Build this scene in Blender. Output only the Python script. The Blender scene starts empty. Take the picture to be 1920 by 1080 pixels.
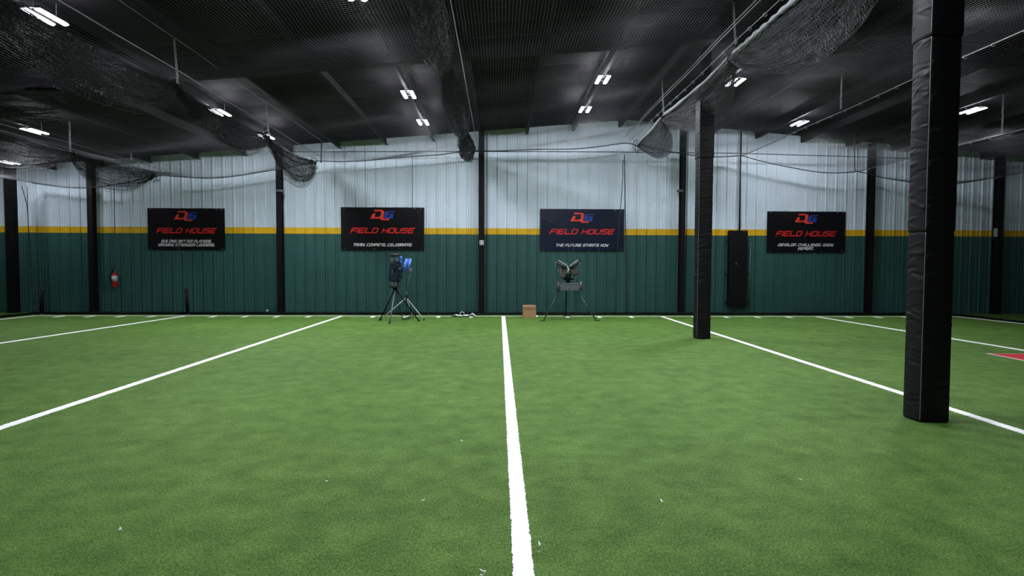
import bpy, math, random
import numpy as np
from mathutils import Vector, Matrix

random.seed(7)
rng = np.random.default_rng(11)
PI = math.pi
D = bpy.data
sc = bpy.context.scene
COL = sc.collection

# ------------------------------------------------------------------ camera
FOC = 1100.0                      # focal length in pixels of the 1920x1080 frame
EYE = np.array([0.0, 0.0, 1.48])
YAW, PITCH, ROLL = [math.radians(a) for a in (1.25, -2.29, -0.17)]
FW = np.array([math.sin(YAW) * math.cos(PITCH), math.cos(YAW) * math.cos(PITCH), math.sin(PITCH)])
_r = np.array([math.cos(YAW), -math.sin(YAW), 0.0])
_u = np.cross(_r, FW)
RT = _r * math.cos(ROLL) - _u * math.sin(ROLL)
UP = _r * math.sin(ROLL) + _u * math.cos(ROLL)
cam_data = D.cameras.new('camera')
cam_data.sensor_width = 36.0
cam_data.lens = FOC / 1920.0 * 36.0
cam_data.clip_end = 200.0
cam_data.clip_start = 0.05
cam = D.objects.new('camera', cam_data)
COL.objects.link(cam)
cam.matrix_world = Matrix(((RT[0], UP[0], -FW[0], EYE[0]), (RT[1], UP[1], -FW[1], EYE[1]),
                           (RT[2], UP[2], -FW[2], EYE[2]), (0, 0, 0, 1)))
sc.camera = cam

# ------------------------------------------------------------------ world, view
world = D.worlds.new('world')
sc.world = world
world.use_nodes = True
world.node_tree.nodes['Background'].inputs[0].default_value = (0.55, 0.65, 0.8, 1)
world.node_tree.nodes['Background'].inputs[1].default_value = 0.02
sc.view_settings.view_transform = 'Standard'
sc.view_settings.look = 'None'
sc.view_settings.gamma = 1.0
sc.view_settings.use_curve_mapping = False
sc.view_settings.exposure = 0.0
sc.cycles.use_denoising = True
sc.cycles.max_bounces = 6
sc.cycles.diffuse_bounces = 4
sc.cycles.glossy_bounces = 3
sc.cycles.caustics_reflective = False
sc.cycles.caustics_refractive = False
sc.cycles.sample_clamp_indirect = 3.0
sc.cycles.sample_clamp_direct = 6.0

LAMP = 540.0                      # radiance of an LED strip

# ------------------------------------------------------------------ helpers
def at(x, y, axis, v):
    """The point of the place seen at pixel (x, y) on the plane axis = v."""
    d = FW + RT * (x - 960) / FOC - UP * (y - 540) / FOC
    return EYE + d * ((v - EYE[axis]) / d[axis])


class MB:
    """Collects shapes, then links them as ONE mesh object."""
    def __init__(s):
        s.v, s.f, s.n = [], [], 0

    def add(s, verts, faces):
        s.v.append(np.asarray(verts, dtype=float).reshape(-1, 3))
        for f in faces:
            s.f.append([i + s.n for i in f])
        s.n += len(s.v[-1])
        return s

    def box(s, c, size, rot=None, bev=0.0):
        hx, hy, hz = [q / 2 for q in size]
        if bev <= 0:
            P = np.array([[x, y, z] for z in (-hz, hz) for y in (-hy, hy) for x in (-hx, hx)])
            F = [(0, 2, 3, 1), (4, 5, 7, 6), (0, 1, 5, 4), (2, 6, 7, 3), (0, 4, 6, 2), (1, 3, 7, 5)]
        else:
            b = min(bev, hx * .9, hy * .9, hz * .9)
            ring = lambda ax, ay, z: [(-ax + b, -ay, z), (ax - b, -ay, z), (ax, -ay + b, z), (ax, ay - b, z),
                                      (ax - b, ay, z), (-ax + b, ay, z), (-ax, ay - b, z), (-ax, -ay + b, z)]
            inn = lambda z: [(x * (1 - b / hx), y * (1 - b / hy), z) for x, y, _ in ring(hx, hy, z)]
            P = np.array(inn(-hz) + ring(hx, hy, -hz + b) + ring(hx, hy, hz - b) + inn(hz))
            F = [tuple(range(7, -1, -1)), tuple(range(24, 32))]
            for k in range(3):
                for i in range(8):
                    F.append((k * 8 + i, k * 8 + (i + 1) % 8, k * 8 + 8 + (i + 1) % 8, k * 8 + 8 + i))
        if rot is not None:
            P = P @ np.array(rot.to_3x3()).T
        return s.add(P + np.array(c), F)

    def tube(s, pts, r, seg=8, cap=True):
        pts = np.asarray(pts, dtype=float)
        n = len(pts)
        rr = np.full(n, r) if np.isscalar(r) else np.asarray(r, dtype=float)
        t = np.gradient(pts, axis=0)
        t /= np.linalg.norm(t, axis=1)[:, None] + 1e-12
        ref = np.array([0, 0, 1.0]) if abs(t[:, 2]).mean() < .8 else np.array([1.0, 0, 0])
        a = np.cross(t, ref)
        a /= np.linalg.norm(a, axis=1)[:, None] + 1e-12
        b = np.cross(t, a)
        ang = np.arange(seg) * 2 * PI / seg
        P = pts[:, None, :] + rr[:, None, None] * (np.cos(ang)[None, :, None] * a[:, None, :] + np.sin(ang)[None, :, None] * b[:, None, :])
        F = []
        for i in range(n - 1):
            for k in range(seg):
                F.append((i * seg + k, i * seg + (k + 1) % seg, (i + 1) * seg + (k + 1) % seg, (i + 1) * seg + k))
        if cap:
            F.append(tuple(range(seg - 1, -1, -1)))
            F.append(tuple((n - 1) * seg + k for k in range(seg)))
        return s.add(P.reshape(-1, 3), F)

    def lathe(s, prof, c=(0, 0, 0), seg=24, rot=None):
        """prof: list of (radius, height) turned round the z axis."""
        P, F = [], []
        ang = np.arange(seg) * 2 * PI / seg
        for r, h in prof:
            P += [(r * math.cos(q), r * math.sin(q), h) for q in ang]
        for i in range(len(prof) - 1):
            for k in range(seg):
                F.append((i * seg + k, i * seg + (k + 1) % seg, (i + 1) * seg + (k + 1) % seg, (i + 1) * seg + k))
        F.append(tuple(range(seg - 1, -1, -1)))
        F.append(tuple((len(prof) - 1) * seg + k for k in range(seg)))
        P = np.array(P)
        if rot is not None:
            P = P @ np.array(rot.to_3x3()).T
        return s.add(P + np.array(c), F)

    def torus(s, c, R, r, rot=None, seg=16, ring=6, sx=1.0):
        P, F = [], []
        for i in range(seg):
            q = 2 * PI * i / seg
            for k in range(ring):
                w = 2 * PI * k / ring
                P.append(((R + r * math.cos(w)) * math.cos(q) * sx, (R + r * math.cos(w)) * math.sin(q), r * math.sin(w)))
        for i in range(seg):
            for k in range(ring):
                F.append((i * ring + k, ((i + 1) % seg) * ring + k, ((i + 1) % seg) * ring + (k + 1) % ring, i * ring + (k + 1) % ring))
        P = np.array(P)
        if rot is not None:
            P = P @ np.array(rot.to_3x3()).T
        return s.add(P + np.array(c), F)

    def prism(s, poly, d0, d1, fn):
        """A flat outline (list of 2-d points) given thickness; fn(u, v, d) -> point."""
        n = len(poly)
        P = [fn(u, v, d0) for u, v in poly] + [fn(u, v, d1) for u, v in poly]
        F = [tuple(range(n)), tuple(range(2 * n - 1, n - 1, -1))]
        for i in range(n):
            F.append((i, (i + 1) % n, n + (i + 1) % n, n + i))
        return s.add(P, F)

    def grid(s, P):
        n, m = P.shape[:2]
        F = [(i * m + j, i * m + j + 1, (i + 1) * m + j + 1, (i + 1) * m + j) for i in range(n - 1) for j in range(m - 1)]
        return s.add(P.reshape(-1, 3), F)

    def build(s, name, m, parent=None, smooth=False, loc=None):
        me = D.meshes.new(name)
        me.from_pydata(np.concatenate(s.v).tolist(), [], s.f)
        return link(name, me, m, parent, smooth, loc)


def link(name, me, m, parent=None, smooth=False, loc=None):
    me.materials.append(m)
    if smooth:
        me.polygons.foreach_set('use_smooth', np.ones(len(me.polygons), dtype=bool))
    me.update()
    o = D.objects.new(name, me)
    COL.objects.link(o)
    if parent is not None:
        o.parent = parent
    if loc is not None:
        o.location = loc
    return o


def tag(o, label=None, cat=None, group=None, kind=None):
    if label: o['label'] = label
    if cat: o['category'] = cat
    if group: o['group'] = group
    if kind: o['kind'] = kind
    return o


def thing(name, label, cat, loc=(0, 0, 0), rz=0.0, group=None):
    o = D.objects.new(name, None)
    COL.objects.link(o)
    o.location = loc
    o.rotation_euler = (0, 0, rz)
    return tag(o, label, cat, group)


def copy_tree(o, parent=None):
    c = o.copy()
    COL.objects.link(c)
    if parent is not None:
        c.parent = parent
    for ch in list(o.children):
        copy_tree(ch, c)
    return c


class Strings:
    """Many thin strings gathered as ONE mesh: three-sided cords with smooth shading."""
    def __init__(s):
        s.v, s.q, s.n = [], [], 0

    def add(s, pts, r, ref=(0.31, 0.17, 0.93)):
        pts = np.asarray(pts, dtype=float)                  # (strings, points, 3)
        S, N, _ = pts.shape
        t = np.gradient(pts, axis=1)
        t /= np.linalg.norm(t, axis=2)[..., None] + 1e-12
        a = np.cross(t, np.array(ref))
        a /= np.linalg.norm(a, axis=2)[..., None] + 1e-12
        b = np.cross(t, a)
        ang = np.array([0, 2 * PI / 3, 4 * PI / 3])
        P = pts[:, :, None, :] + r * (np.cos(ang)[None, None, :, None] * a[:, :, None, :] + np.sin(ang)[None, None, :, None] * b[:, :, None, :])
        s.v.append(P.reshape(-1, 3))
        idx = np.arange(S * N * 3).reshape(S, N, 3) + s.n
        for k in range(3):
            k2 = (k + 1) % 3
            q = np.stack([idx[:, :-1, k], idx[:, :-1, k2], idx[:, 1:, k2], idx[:, 1:, k]], axis=-1)
            s.q.append(q.reshape(-1, 4))
        s.n += S * N * 3
        return s

    def build(s, name, m, parent=None):
        V = np.concatenate(s.v).astype(np.float32)
        Q = np.concatenate(s.q).astype(np.int32)
        me = D.meshes.new(name)
        me.vertices.add(len(V))
        me.vertices.foreach_set('co', V.ravel())
        me.loops.add(Q.size)
        me.loops.foreach_set('vertex_index', Q.ravel())
        me.polygons.add(len(Q))
        me.polygons.foreach_set('loop_start', np.arange(0, Q.size, 4, dtype=np.int32))
        me.polygons.foreach_set('loop_total', np.full(len(Q), 4, dtype=np.int32))
        me.update(calc_edges=True)
        return link(name, me, m, parent, True)


# ------------------------------------------------------------------ materials
def mat(name, col, rough=0.6, metal=0.0, spec=0.5, coat=0.0, noise=0.0, nscale=20.0, bump=0.0, bscale=60.0):
    m = D.materials.new(name)
    m.use_nodes = True
    nt = m.node_tree
    p = nt.nodes['Principled BSDF']
    p.inputs['Base Color'].default_value = (*col, 1)
    p.inputs['Roughness'].default_value = rough
    p.inputs['Metallic'].default_value = metal
    p.inputs['Specular IOR Level'].default_value = spec
    p.inputs['Coat Weight'].default_value = coat
    if noise > 0 or bump > 0:
        tc = nt.nodes.new('ShaderNodeTexCoord')
    if noise > 0:
        n = nt.nodes.new('ShaderNodeTexNoise')
        n.inputs['Scale'].default_value = nscale
        n.inputs['Detail'].default_value = 4
        r = nt.nodes.new('ShaderNodeValToRGB')
        r.color_ramp.elements[0].position = .3
        r.color_ramp.elements[1].position = .7
        r.color_ramp.elements[0].color = (*[max(0, c * (1 - noise)) for c in col], 1)
        r.color_ramp.elements[1].color = (*[min(1, c * (1 + noise)) for c in col], 1)
        nt.links.new(tc.outputs['Object'], n.inputs['Vector'])
        nt.links.new(n.outputs['Fac'], r.inputs['Fac'])
        nt.links.new(r.outputs['Color'], p.inputs['Base Color'])
    if bump > 0:
        n2 = nt.nodes.new('ShaderNodeTexNoise')
        n2.inputs['Scale'].default_value = bscale
        n2.inputs['Detail'].default_value = 3
        b = nt.nodes.new('ShaderNodeBump')
        b.inputs['Strength'].default_value = bump
        b.inputs['Distance'].default_value = .01
        nt.links.new(tc.outputs['Object'], n2.inputs['Vector'])
        nt.links.new(n2.outputs['Fac'], b.inputs['Height'])
        nt.links.new(b.outputs['Normal'], p.inputs['Normal'])
    return m


def emit(name, col, strength):
    m = D.materials.new(name)
    m.use_nodes = True
    nt = m.node_tree
    nt.nodes.remove(nt.nodes['Principled BSDF'])
    e = nt.nodes.new('ShaderNodeEmission')
    e.inputs[0].default_value = (*col, 1)
    e.inputs[1].default_value = strength
    nt.links.new(e.outputs[0], nt.nodes['Material Output'].inputs['Surface'])
    return m


M = dict(
    lamp=emit('led_strip_light', (0.90, 0.94, 1.0), LAMP),
    lampdim=emit('dimmer_led_strip_light', (0.88, 0.93, 1.0), LAMP * .5),
    net=mat('black_nylon_cord', (0.006, 0.006, 0.007), .45, spec=.15),
    ceilnet=mat('black_nylon_cord_overhead', (0.024, 0.024, 0.030), .28, spec=.9),
    litnet=mat('black_nylon_cord_lit', (0.055, 0.055, 0.062), .45, spec=.3),  # curtain's black cord, paler: the nearby lamp's light is put into its colour
    bundle=mat('black_nylon_cord_bundle', (0.004, 0.004, 0.0045), .35, spec=.22),
    black=mat('black_paint', (0.004, 0.0036, 0.004), .6, spec=.10, noise=.3, nscale=9),
    steelblack=mat('black_painted_steel', (0.005, 0.0042, 0.0046), .55, spec=.12, noise=.3, nscale=6),
    ceil=mat('black_roof_insulation', (0.0042, 0.0034, 0.0050), .85, spec=.05, noise=.25, nscale=3, bump=.25, bscale=7),
    beam=mat('black_roof_steel', (0.003, 0.003, 0.0035), .7, spec=.08),
    vinyl=mat('black_pad_vinyl', (0.0080, 0.0080, 0.0095), .50, spec=.13, bump=.06, bscale=260),
    piping=mat('grey_seam_piping', (0.12, 0.12, 0.13), .4),
    sleeve=mat('grey_rolled_vinyl', (0.19, 0.195, 0.21), .42, noise=.25, nscale=14),
    rope=mat('dark_cable', (0.16, 0.16, 0.17), .4, metal=.3),
    blackrope=mat('black_cable', (0.010, 0.010, 0.011), .5),
    zinc=mat('zinc_chain', (0.42, 0.44, 0.47), .35, metal=.9),
    white=mat('white_turf', (0.93, 0.93, 0.93), .8, noise=.03, nscale=60, bump=.3, bscale=220),
    red=mat('red_turf', (0.55, 0.012, 0.03), .8, noise=.2, nscale=60, bump=.5, bscale=220),
    whiteplastic=mat('white_plastic', (0.75, 0.76, 0.76), .4),
    paper=mat('white_paper', (0.62, 0.63, 0.63), .7),
    card=mat('brown_cardboard', (0.36, 0.19, 0.10), .8, noise=.08, nscale=12),
    tape=mat('brown_parcel_tape', (0.27, 0.14, 0.075), .35),
    ext=mat('red_enamel', (0.42, 0.008, 0.010), .3, coat=.3),
    label=mat('silver_label', (0.55, 0.56, 0.58), .5, noise=.3, nscale=40),
    navy=mat('navy_machine_paint', (0.005, 0.008, 0.022), .35, noise=.3, nscale=30),
    blue=mat('blue_plastic', (0.03, 0.12, 0.50), .35, noise=.25, nscale=25),
    paleblue=mat('pale_blue_plastic', (0.10, 0.21, 0.58), .4, noise=.7, nscale=16),
    silver=mat('bare_aluminium', (0.62, 0.64, 0.66), .35, metal=.7),
    gunmetal=mat('gunmetal_paint', (0.10, 0.11, 0.12), .45, metal=.3, noise=.25, nscale=25),
    greymetal=mat('grey_painted_metal', (0.12, 0.135, 0.16), .4, metal=.35, noise=.35, nscale=35),
    machine=mat('brown_grey_motor_shell', (0.055, 0.053, 0.049), .45, noise=.4, nscale=28),
    greenleg=mat('dark_green_tube', (0.035, 0.05, 0.05), .35, metal=.3),
    rubber=mat('black_rubber', (0.007, 0.007, 0.0075), .6),
    tyre=mat('grey_scuffed_rubber', (0.05, 0.05, 0.055), .45),
    chrome=mat('chrome', (0.7, 0.7, 0.7), .2, metal=1.0),
    ban=mat('black_banner_vinyl', (0.0035, 0.003, 0.004), .36, spec=.18, bump=.05, bscale=9),
    banblue=mat('blue_black_banner_vinyl', (0.003, 0.009, 0.026), .32, spec=.3, bump=.08, bscale=7),
    inkred=mat('red_banner_ink', (0.72, 0.018, 0.012), .4),
    inkorange=mat('orange_red_banner_ink', (0.80, 0.045, 0.018), .4),
    inkblue=mat('blue_banner_ink', (0.012, 0.045, 0.34), .4),
    inkwhite=mat('white_banner_ink', (0.72, 0.73, 0.75), .45),
    poly=mat('clear_crumpled_plastic', (0.55, 0.57, 0.57), .25),
)


def wall_material():
    m = D.materials.new('two_tone_painted_metal_siding')
    m.use_nodes = True
    nt = m.node_tree
    p = nt.nodes['Principled BSDF']
    p.inputs['Roughness'].default_value = .42
    p.inputs['Specular IOR Level'].default_value = .4
    tc = nt.nodes.new('ShaderNodeTexCoord')
    sx = nt.nodes.new('ShaderNodeSeparateXYZ')
    nt.links.new(tc.outputs['Object'], sx.inputs[0])
    ramp = nt.nodes.new('ShaderNodeValToRGB')
    ramp.color_ramp.interpolation = 'CONSTANT'
    mp = nt.nodes.new('ShaderNodeMath')
    mp.operation = 'DIVIDE'
    mp.inputs[1].default_value = 6.0
    nt.links.new(sx.outputs['Z'], mp.inputs[0])
    nt.links.new(mp.outputs[0], ramp.inputs[0])
    e = ramp.color_ramp.elements
    e[0].position = 0
    e[0].color = (0.027, 0.094, 0.086, 1)
    e[1].position = 2.385 / 6
    e[1].color = (0.72, 0.43, 0.008, 1)
    q = ramp.color_ramp.elements.new(2.555 / 6)
    q.color = (0.67, 0.755, 0.85, 1)
    n = nt.nodes.new('ShaderNodeTexNoise')
    n.inputs['Scale'].default_value = 1.3
    n.inputs['Detail'].default_value = 5
    nt.links.new(tc.outputs['Object'], n.inputs['Vector'])
    mr = nt.nodes.new('ShaderNodeMapRange')
    mr.inputs['To Min'].default_value = .82
    mr.inputs['To Max'].default_value = 1.15
    nt.links.new(n.outputs['Fac'], mr.inputs['Value'])
    mx = nt.nodes.new('ShaderNodeMix')
    mx.data_type = 'RGBA'
    mx.blend_type = 'MULTIPLY'
    mx.inputs[0].default_value = 1
    nt.links.new(ramp.outputs[0], mx.inputs[6])
    nt.links.new(mr.outputs[0], mx.inputs[7])
    nt.links.new(mx.outputs[2], p.inputs['Base Color'])
    return m


def turf_material(name='green_turf', gain=1.0):
    m = D.materials.new(name)
    m.use_nodes = True
    nt = m.node_tree
    p = nt.nodes['Principled BSDF']
    p.inputs['Roughness'].default_value = .75
    p.inputs['Specular IOR Level'].default_value = .25
    tc = nt.nodes.new('ShaderNodeTexCoord')

    mp = nt.nodes.new('ShaderNodeMapping')
    mp.inputs['Scale'].default_value = (1.0, .5, 1.0)
    nt.links.new(tc.outputs['Object'], mp.inputs['Vector'])

    def noise(scale, detail=3, rough=.55, brushed=True):
        n = nt.nodes.new('ShaderNodeTexNoise')
        n.inputs['Scale'].default_value = scale
        n.inputs['Detail'].default_value = detail
        n.inputs['Roughness'].default_value = rough
        nt.links.new((mp.outputs[0] if brushed else tc.outputs['Object']), n.inputs['Vector'])
        return n

    def math_(op, a, b, ins=None):
        k = nt.nodes.new('ShaderNodeMath')
        k.operation = op
        for i, x in enumerate((a, b)):
            if hasattr(x, 'outputs'):
                nt.links.new(x.outputs[0], k.inputs[i])
            else:
                k.inputs[i].default_value = x
        return k
    big = noise(.6, 2, brushed=False)
    mid = noise(4.2, 5, .62, brushed=False)
    fin = noise(80, 3, .8)
    vfin = noise(230, 2, .8)
    a = math_('MULTIPLY', big, .20)
    b = math_('MULTIPLY', mid, .46)
    c = math_('MULTIPLY', fin, .95)
    d = math_('MULTIPLY', vfin, 1.4)
    s = math_('ADD', math_('ADD', a, b), math_('ADD', c, d))
    s2 = math_('SUBTRACT', s, 1.02)
    r = nt.nodes.new('ShaderNodeValToRGB')
    el = r.color_ramp.elements
    g = gain
    el[0].position = .16
    el[0].color = (.018 * g, .070 * g, .006 * g, 1)
    el[1].position = .95
    el[1].color = (.48 * g, .66 * g, .22 * g, 1)
    for pos, cc in ((.38, (.066, .160, .014)), (.52, (.132, .285, .034)), (.68, (.235, .405, .078))):
        k = el.new(pos)
        k.color = (*[x * g for x in cc], 1)
    nt.links.new(s2.outputs[0], r.inputs[0])
    nt.links.new(r.outputs[0], p.inputs['Base Color'])
    bp = nt.nodes.new('ShaderNodeBump')
    bp.inputs['Strength'].default_value = .7
    bp.inputs['Distance'].default_value = .012
    nt.links.new(math_('ADD', fin, vfin).outputs[0], bp.inputs['Height'])
    nt.links.new(bp.outputs[0], p.inputs['Normal'])
    return m


M['wall'] = wall_material()
M['turf'] = turf_material(gain=.65)

# ------------------------------------------------------------------ the setting
YW = 17.9                         # back wall
YN = 17.25                        # back net
RIDGE_X, RIDGE_Z, SLOPE = 3.9, 5.87, 0.083
XL, XR, YB = -19.0, 19.0, -7.0


def roof(x):
    return RIDGE_Z - SLOPE * np.abs(np.asarray(x, dtype=float) - RIDGE_X)


floor = MB().grid(np.array([[[x, y, 0.0] for x in np.linspace(XL, XR, 20)] for y in np.linspace(YB, YW, 14)])).build('floor', M['turf'])
tag(floor, 'green artificial turf floor with white field lines', 'floor', kind='structure')


def siding(name, a, b, side, label):
    """A wall of ribbed metal siding from a to b (plan points); side is the unit normal into the room."""
    a, b, side = np.array(a), np.array(b), np.array(side)
    L = np.linalg.norm(b - a)
    t = (b - a) / L
    prof = []
    s = 0.0
    while s < L:
        for ds, d in ((0.0, 0.0), (.004, -.014), (.014, -.014), (.018, 0.0), (.032, .032), (.068, .032), (.082, 0.0), (.125, 0.0), (.132, .007), (.147, .007), (.154, 0.0),
                      (.215, 0.0), (.222, .007), (.237, .007), (.244, 0.0)):
            if s + ds < L:
                prof.append((s + ds, d))
        s += .305
    prof.append((L, 0.0))
    rows = []
    for s, d in prof:
        q = a + t * s + side * d
        top = float(roof(q[0])) + .06
        rows.append([[q[0], q[1], z] for z in np.linspace(0, top, 4)])
    o = MB().grid(np.array(rows)).build(name, M['wall'])
    return tag(o, label, 'wall', kind='structure')


siding('wall_back', (XL, YW), (XR, YW), (0, -1.0), 'ribbed metal wall, pale grey above a yellow stripe, green below')
siding('wall_left', (XL, YB), (XL, YW), (1.0, 0), 'ribbed metal side wall beyond the picture on one side')
siding('wall_right', (XR, YW), (XR, YB), (-1.0, 0), 'ribbed metal side wall beyond the picture on the other side')
siding('wall_front', (XR, YB), (XL, YB), (0, 1.0), 'ribbed metal wall behind the viewer')

# ceiling: black faced insulation sagging a little between its seams, purlins along the building, rafters across it
xs = np.concatenate([np.linspace(XL, RIDGE_X, 24), np.linspace(RIDGE_X, XR, 18)[1:]])
ys = np.arange(YB, YW + .02, .1)
sag = -.035 * np.abs(np.sin(PI * (ys - YB) / 1.22)) ** .6
P = np.array([[[x, y, float(roof(x)) + .035 + g] for x in xs] for y, g in zip(ys, sag)])
ceiling = MB().grid(P).build('ceiling', M['ceil'])
tag(ceiling, 'dark low-pitched roof lined with black insulation', 'ceiling', kind='structure')
k = -13
while .8 + 1.4 * k < XR - .3:
    x = .8 + 1.4 * k
    k += 1
    if x < XL + .3 or abs(x - RIDGE_X) < .2:
        continue
    z = float(roof(x))
    b = MB()
    b.box((x, (YB + YW) / 2, z - .10), (.014, YW - YB, .20))
    b.box((x + .03, (YB + YW) / 2, z - .20), (.07, YW - YB, .012))
    b.box((x - .03, (YB + YW) / 2, z - .006), (.07, YW - YB, .012))
    b.build('purlin', M['beam'], ceiling)
for y in (-2.0, 4.3, 10.6):
    for x0, x1 in ((XL + .02, RIDGE_X), (RIDGE_X, XR - .02)):
        z0, z1 = float(roof(x0)) - .01, float(roof(x1)) - .01
        b = MB()
        for dz0, dz1, w in ((-.02, 0, .2), (-.36, -.34, .2), (-.345, -.015, .012)):
            P = []
            for xx, zz in ((x0, z0), (x1, z1)):
                P += [(xx, y - w / 2, zz + dz0), (xx, y + w / 2, zz + dz0), (xx, y + w / 2, zz + dz1), (xx, y - w / 2, zz + dz1)]
            b.add(P, [(0, 1, 2, 3), (7, 6, 5, 4), (0, 4, 5, 1), (1, 5, 6, 2), (2, 6, 7, 3), (3, 7, 4, 0)])
        b.build('rafter', M['beam'], ceiling)


# white lines woven into the turf
def strip(p0, p1, w, z=.006, step=.014, jag=.0028):
    p0, p1 = np.array(p0, dtype=float), np.array(p1, dtype=float)
    L = np.linalg.norm(p1 - p0)
    n = max(2, int(L / step))
    t = (p1 - p0) / L
    nn = np.array([-t[1], t[0]])
    s = np.linspace(0, L, n)
    j0, j1 = rng.normal(0, jag, n), rng.normal(0, jag, n)
    A = p0[None] + t[None] * s[:, None] + nn[None] * (w / 2 + j0)[:, None]
    B = p0[None] + t[None] * s[:, None] - nn[None] * (w / 2 + j1)[:, None]
    z0 = np.zeros((n, 1)) + z
    low = np.zeros((n, 1))
    return np.stack([np.hstack([A, low]), np.hstack([A, z0]), np.hstack([B, z0]), np.hstack([B, low])], axis=1)


YS = 16.72                        # sideline along the back net
def line(name, p0, p1, w, label=None, m='white', **kw):
    o = MB().grid(strip(p0, p1, w, **kw)).build(name, M[m], floor)
    if label: o['label'] = label
    return o


line('yard_line', (.12, YS), (.12, -5.5), .10, 'white yard line in the middle of the turf', step=.012)
line('yard_line', (-4.47, YS), (-4.47, -5.5), .10, 'white yard line')
line('yard_line', (-8.86, YS), (-9.32, 9.0), .10, 'white yard line')
line('yard_line', (4.665, YS), (4.665, -5.5), .10, 'white yard line')
line('yard_line', (9.15, YS), (9.24, 6.0), .10, 'white yard line')
line('side_line', (-13.0, YS + .05), (13.4, YS + .02), .05, 'thin white line along the foot of the back net')
line('end_line', (-13.05, YS + .05), (-13.25, 8.0), .08, 'white line along the side net')
line('end_line', (13.35, YS), (13.75, 8.0), .08, 'white line along the side net')
edges = [-13.05, -8.86, -4.47, .12, 4.665, 9.15, 13.35]
for i in range(6):
    for q in range(1, 5):
        x = edges[i] + (edges[i + 1] - edges[i]) * q / 5
        line('hash_mark', (x, YS - .02), (x + (.02 if x < 0 else -.02), YS - .46), .10)
b = MB()
a0, a1, a2 = at(1847, 663, 2, 0), at(1920, 664, 2, 0), at(1920, 677, 2, 0)
v1, v2 = (a1 - a0) * 3.2, (a2 - a0) * 3.2
tri = lambda k, z: [tuple(a0 + v1 * k + v2 * k * 0 + np.array([0, 0, z])), tuple(a0 + v2 * k + np.array([0, 0, z]))]
b.add([tuple(a0 + np.array([0, 0, .005]))] + [tuple(a0 + v1 + np.array([0, 0, .005])), tuple(a0 + v2 + np.array([0, 0, .005]))], [(0, 2, 1)])
mark = b.build('corner_mark', M['white'], floor)
mark['label'] = 'red turf wedge with a white outline'
T = [a0, a0 + v1, a0 + v2]
ls = [np.linalg.norm(T[(i + 1) % 3] - T[(i + 2) % 3]) for i in range(3)]
inc = sum(l * p for l, p in zip(ls, T)) / sum(ls)
hs_ = sum(ls) / 2
rin = math.sqrt(max(1e-9, (hs_ - ls[0]) * (hs_ - ls[1]) * (hs_ - ls[2]) / hs_))
kk = 1 - .04 / rin
b = MB()
b.add([tuple(inc + (p - inc) * kk + np.array([0, 0, .009])) for p in T], [(0, 2, 1)])
q = b.build('red_fill', M['red'], mark)
q['label'] = 'red centre of the wedge'

# ------------------------------------------------------------------ ceiling lights
def make_light(mk='lamp'):
    r = thing('ceiling_light', '', 'light')
    b = MB()
    for s in (-1, 1):
        b.box((s * .09, 0, .031), (.076, .54, .03), bev=.008)
    for y in (-.2, .2):
        b.box((0, y, .050), (.26, .035, .016))
    b.build('housing', M['black'], r)
    for s in (-1, 1):                                   # each strip is a shallow glowing lens
        q = np.linspace(-.25, PI + .25, 10)
        b = MB().grid(np.array([[[s * .09 - .043 * math.cos(a), y, .007 - .020 * math.sin(a)] for y in (-.25, .25)] for a in q]))
        for y in (-.25, .25):
            b.add([(s * .09 - .043 * math.cos(a), y, .007 - .020 * math.sin(a)) for a in q], [tuple(range(10))])
        b.build('led_strip', M[mk], r)
    for y in (-.2, .2):
        MB().tube([(0, y, .05), (0, y, .27)], .006, 6).build('hanger', M['rope'], r)
    return r


proto = make_light()
dim_light = make_light('lampdim')
VIS = [  # seen lights: pixel, label
    (85, 33, 'large twin-strip LED ceiling light in the upper left corner, nearest the viewer'),
    (65, 247, 'twin-strip ceiling light far to the left, above the bundled net by the left edge'),
    (15, 305, 'twin-strip ceiling light cut by the left edge, low under the roof slope'),
    (413, 212, 'twin-strip ceiling light half hidden behind the scalloped net bundle, nearer of two there'),
    (499, 257, 'single glowing light peeking over the scalloped net bundle near the back wall'),
    (766, 178, 'twin ceiling light just left of the central hanging net, the nearer of that pair'),
    (793, 230, 'twin ceiling light left of the central hanging net, the farther one by the wall'),
    (1130, 150, 'twin ceiling light right of centre, upper one of the pair between two net bundles'),
    (1097, 206, 'twin ceiling light right of centre, lower one of the pair, near the back wall'),
    (1379, 155, 'slanting twin ceiling light just right of the grey rolled curtain'),
    (1499, 232, 'slanting twin ceiling light touching the thin cable above the fourth banner'),
    (1824, 208, 'twin ceiling light just right of the big near padded column'),
]
spots = []
for x, y, lb in VIS:
    d = FW + RT * (x - 960) / FOC - UP * (y - 540) / FOC
    t = 3.0
    while True:
        p = EYE + d * t
        if p[2] > float(roof(p[0])) - .29:
            break
        t += .002
    spots.append((p, lb))
for x, y in ((-1.95, 8.0), (2.2, 8.0), (6.2, 8.3), (-1.95, 5.6), (2.2, 5.6), (.1, .9)):  # unseen lights; the last one is added to brighten the dim foreground
    spots.append((np.array([x, y, float(roof(x)) - .29]), 'twin-strip LED ceiling light above the frame, out of sight'))
for i, (p, lb) in enumerate(spots):
    if i in (0, 1, 2, 11):                        # the outer lights are weaker
        o = dim_light if i == 0 else copy_tree(dim_light)
    else:
        o = proto if i == 3 else copy_tree(proto)
    o.location = p
    tag(o, lb, 'light', 'twin-strip ceiling lights')

# ------------------------------------------------------------------ nets
CX = [-13.4, -9.8, -5.3, -.85, 3.72, 7.15, 10.65, 13.5]          # cables that carry the overhead net
CZ = [3.78, 4.02, 4.46, 4.80, 5.05, 4.70, 4.26, 3.88]
SAG = [.22, .30, .20, .16, .16, .20, .20]
YF = 3.5                                                          # front end of the overhead net


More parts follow.
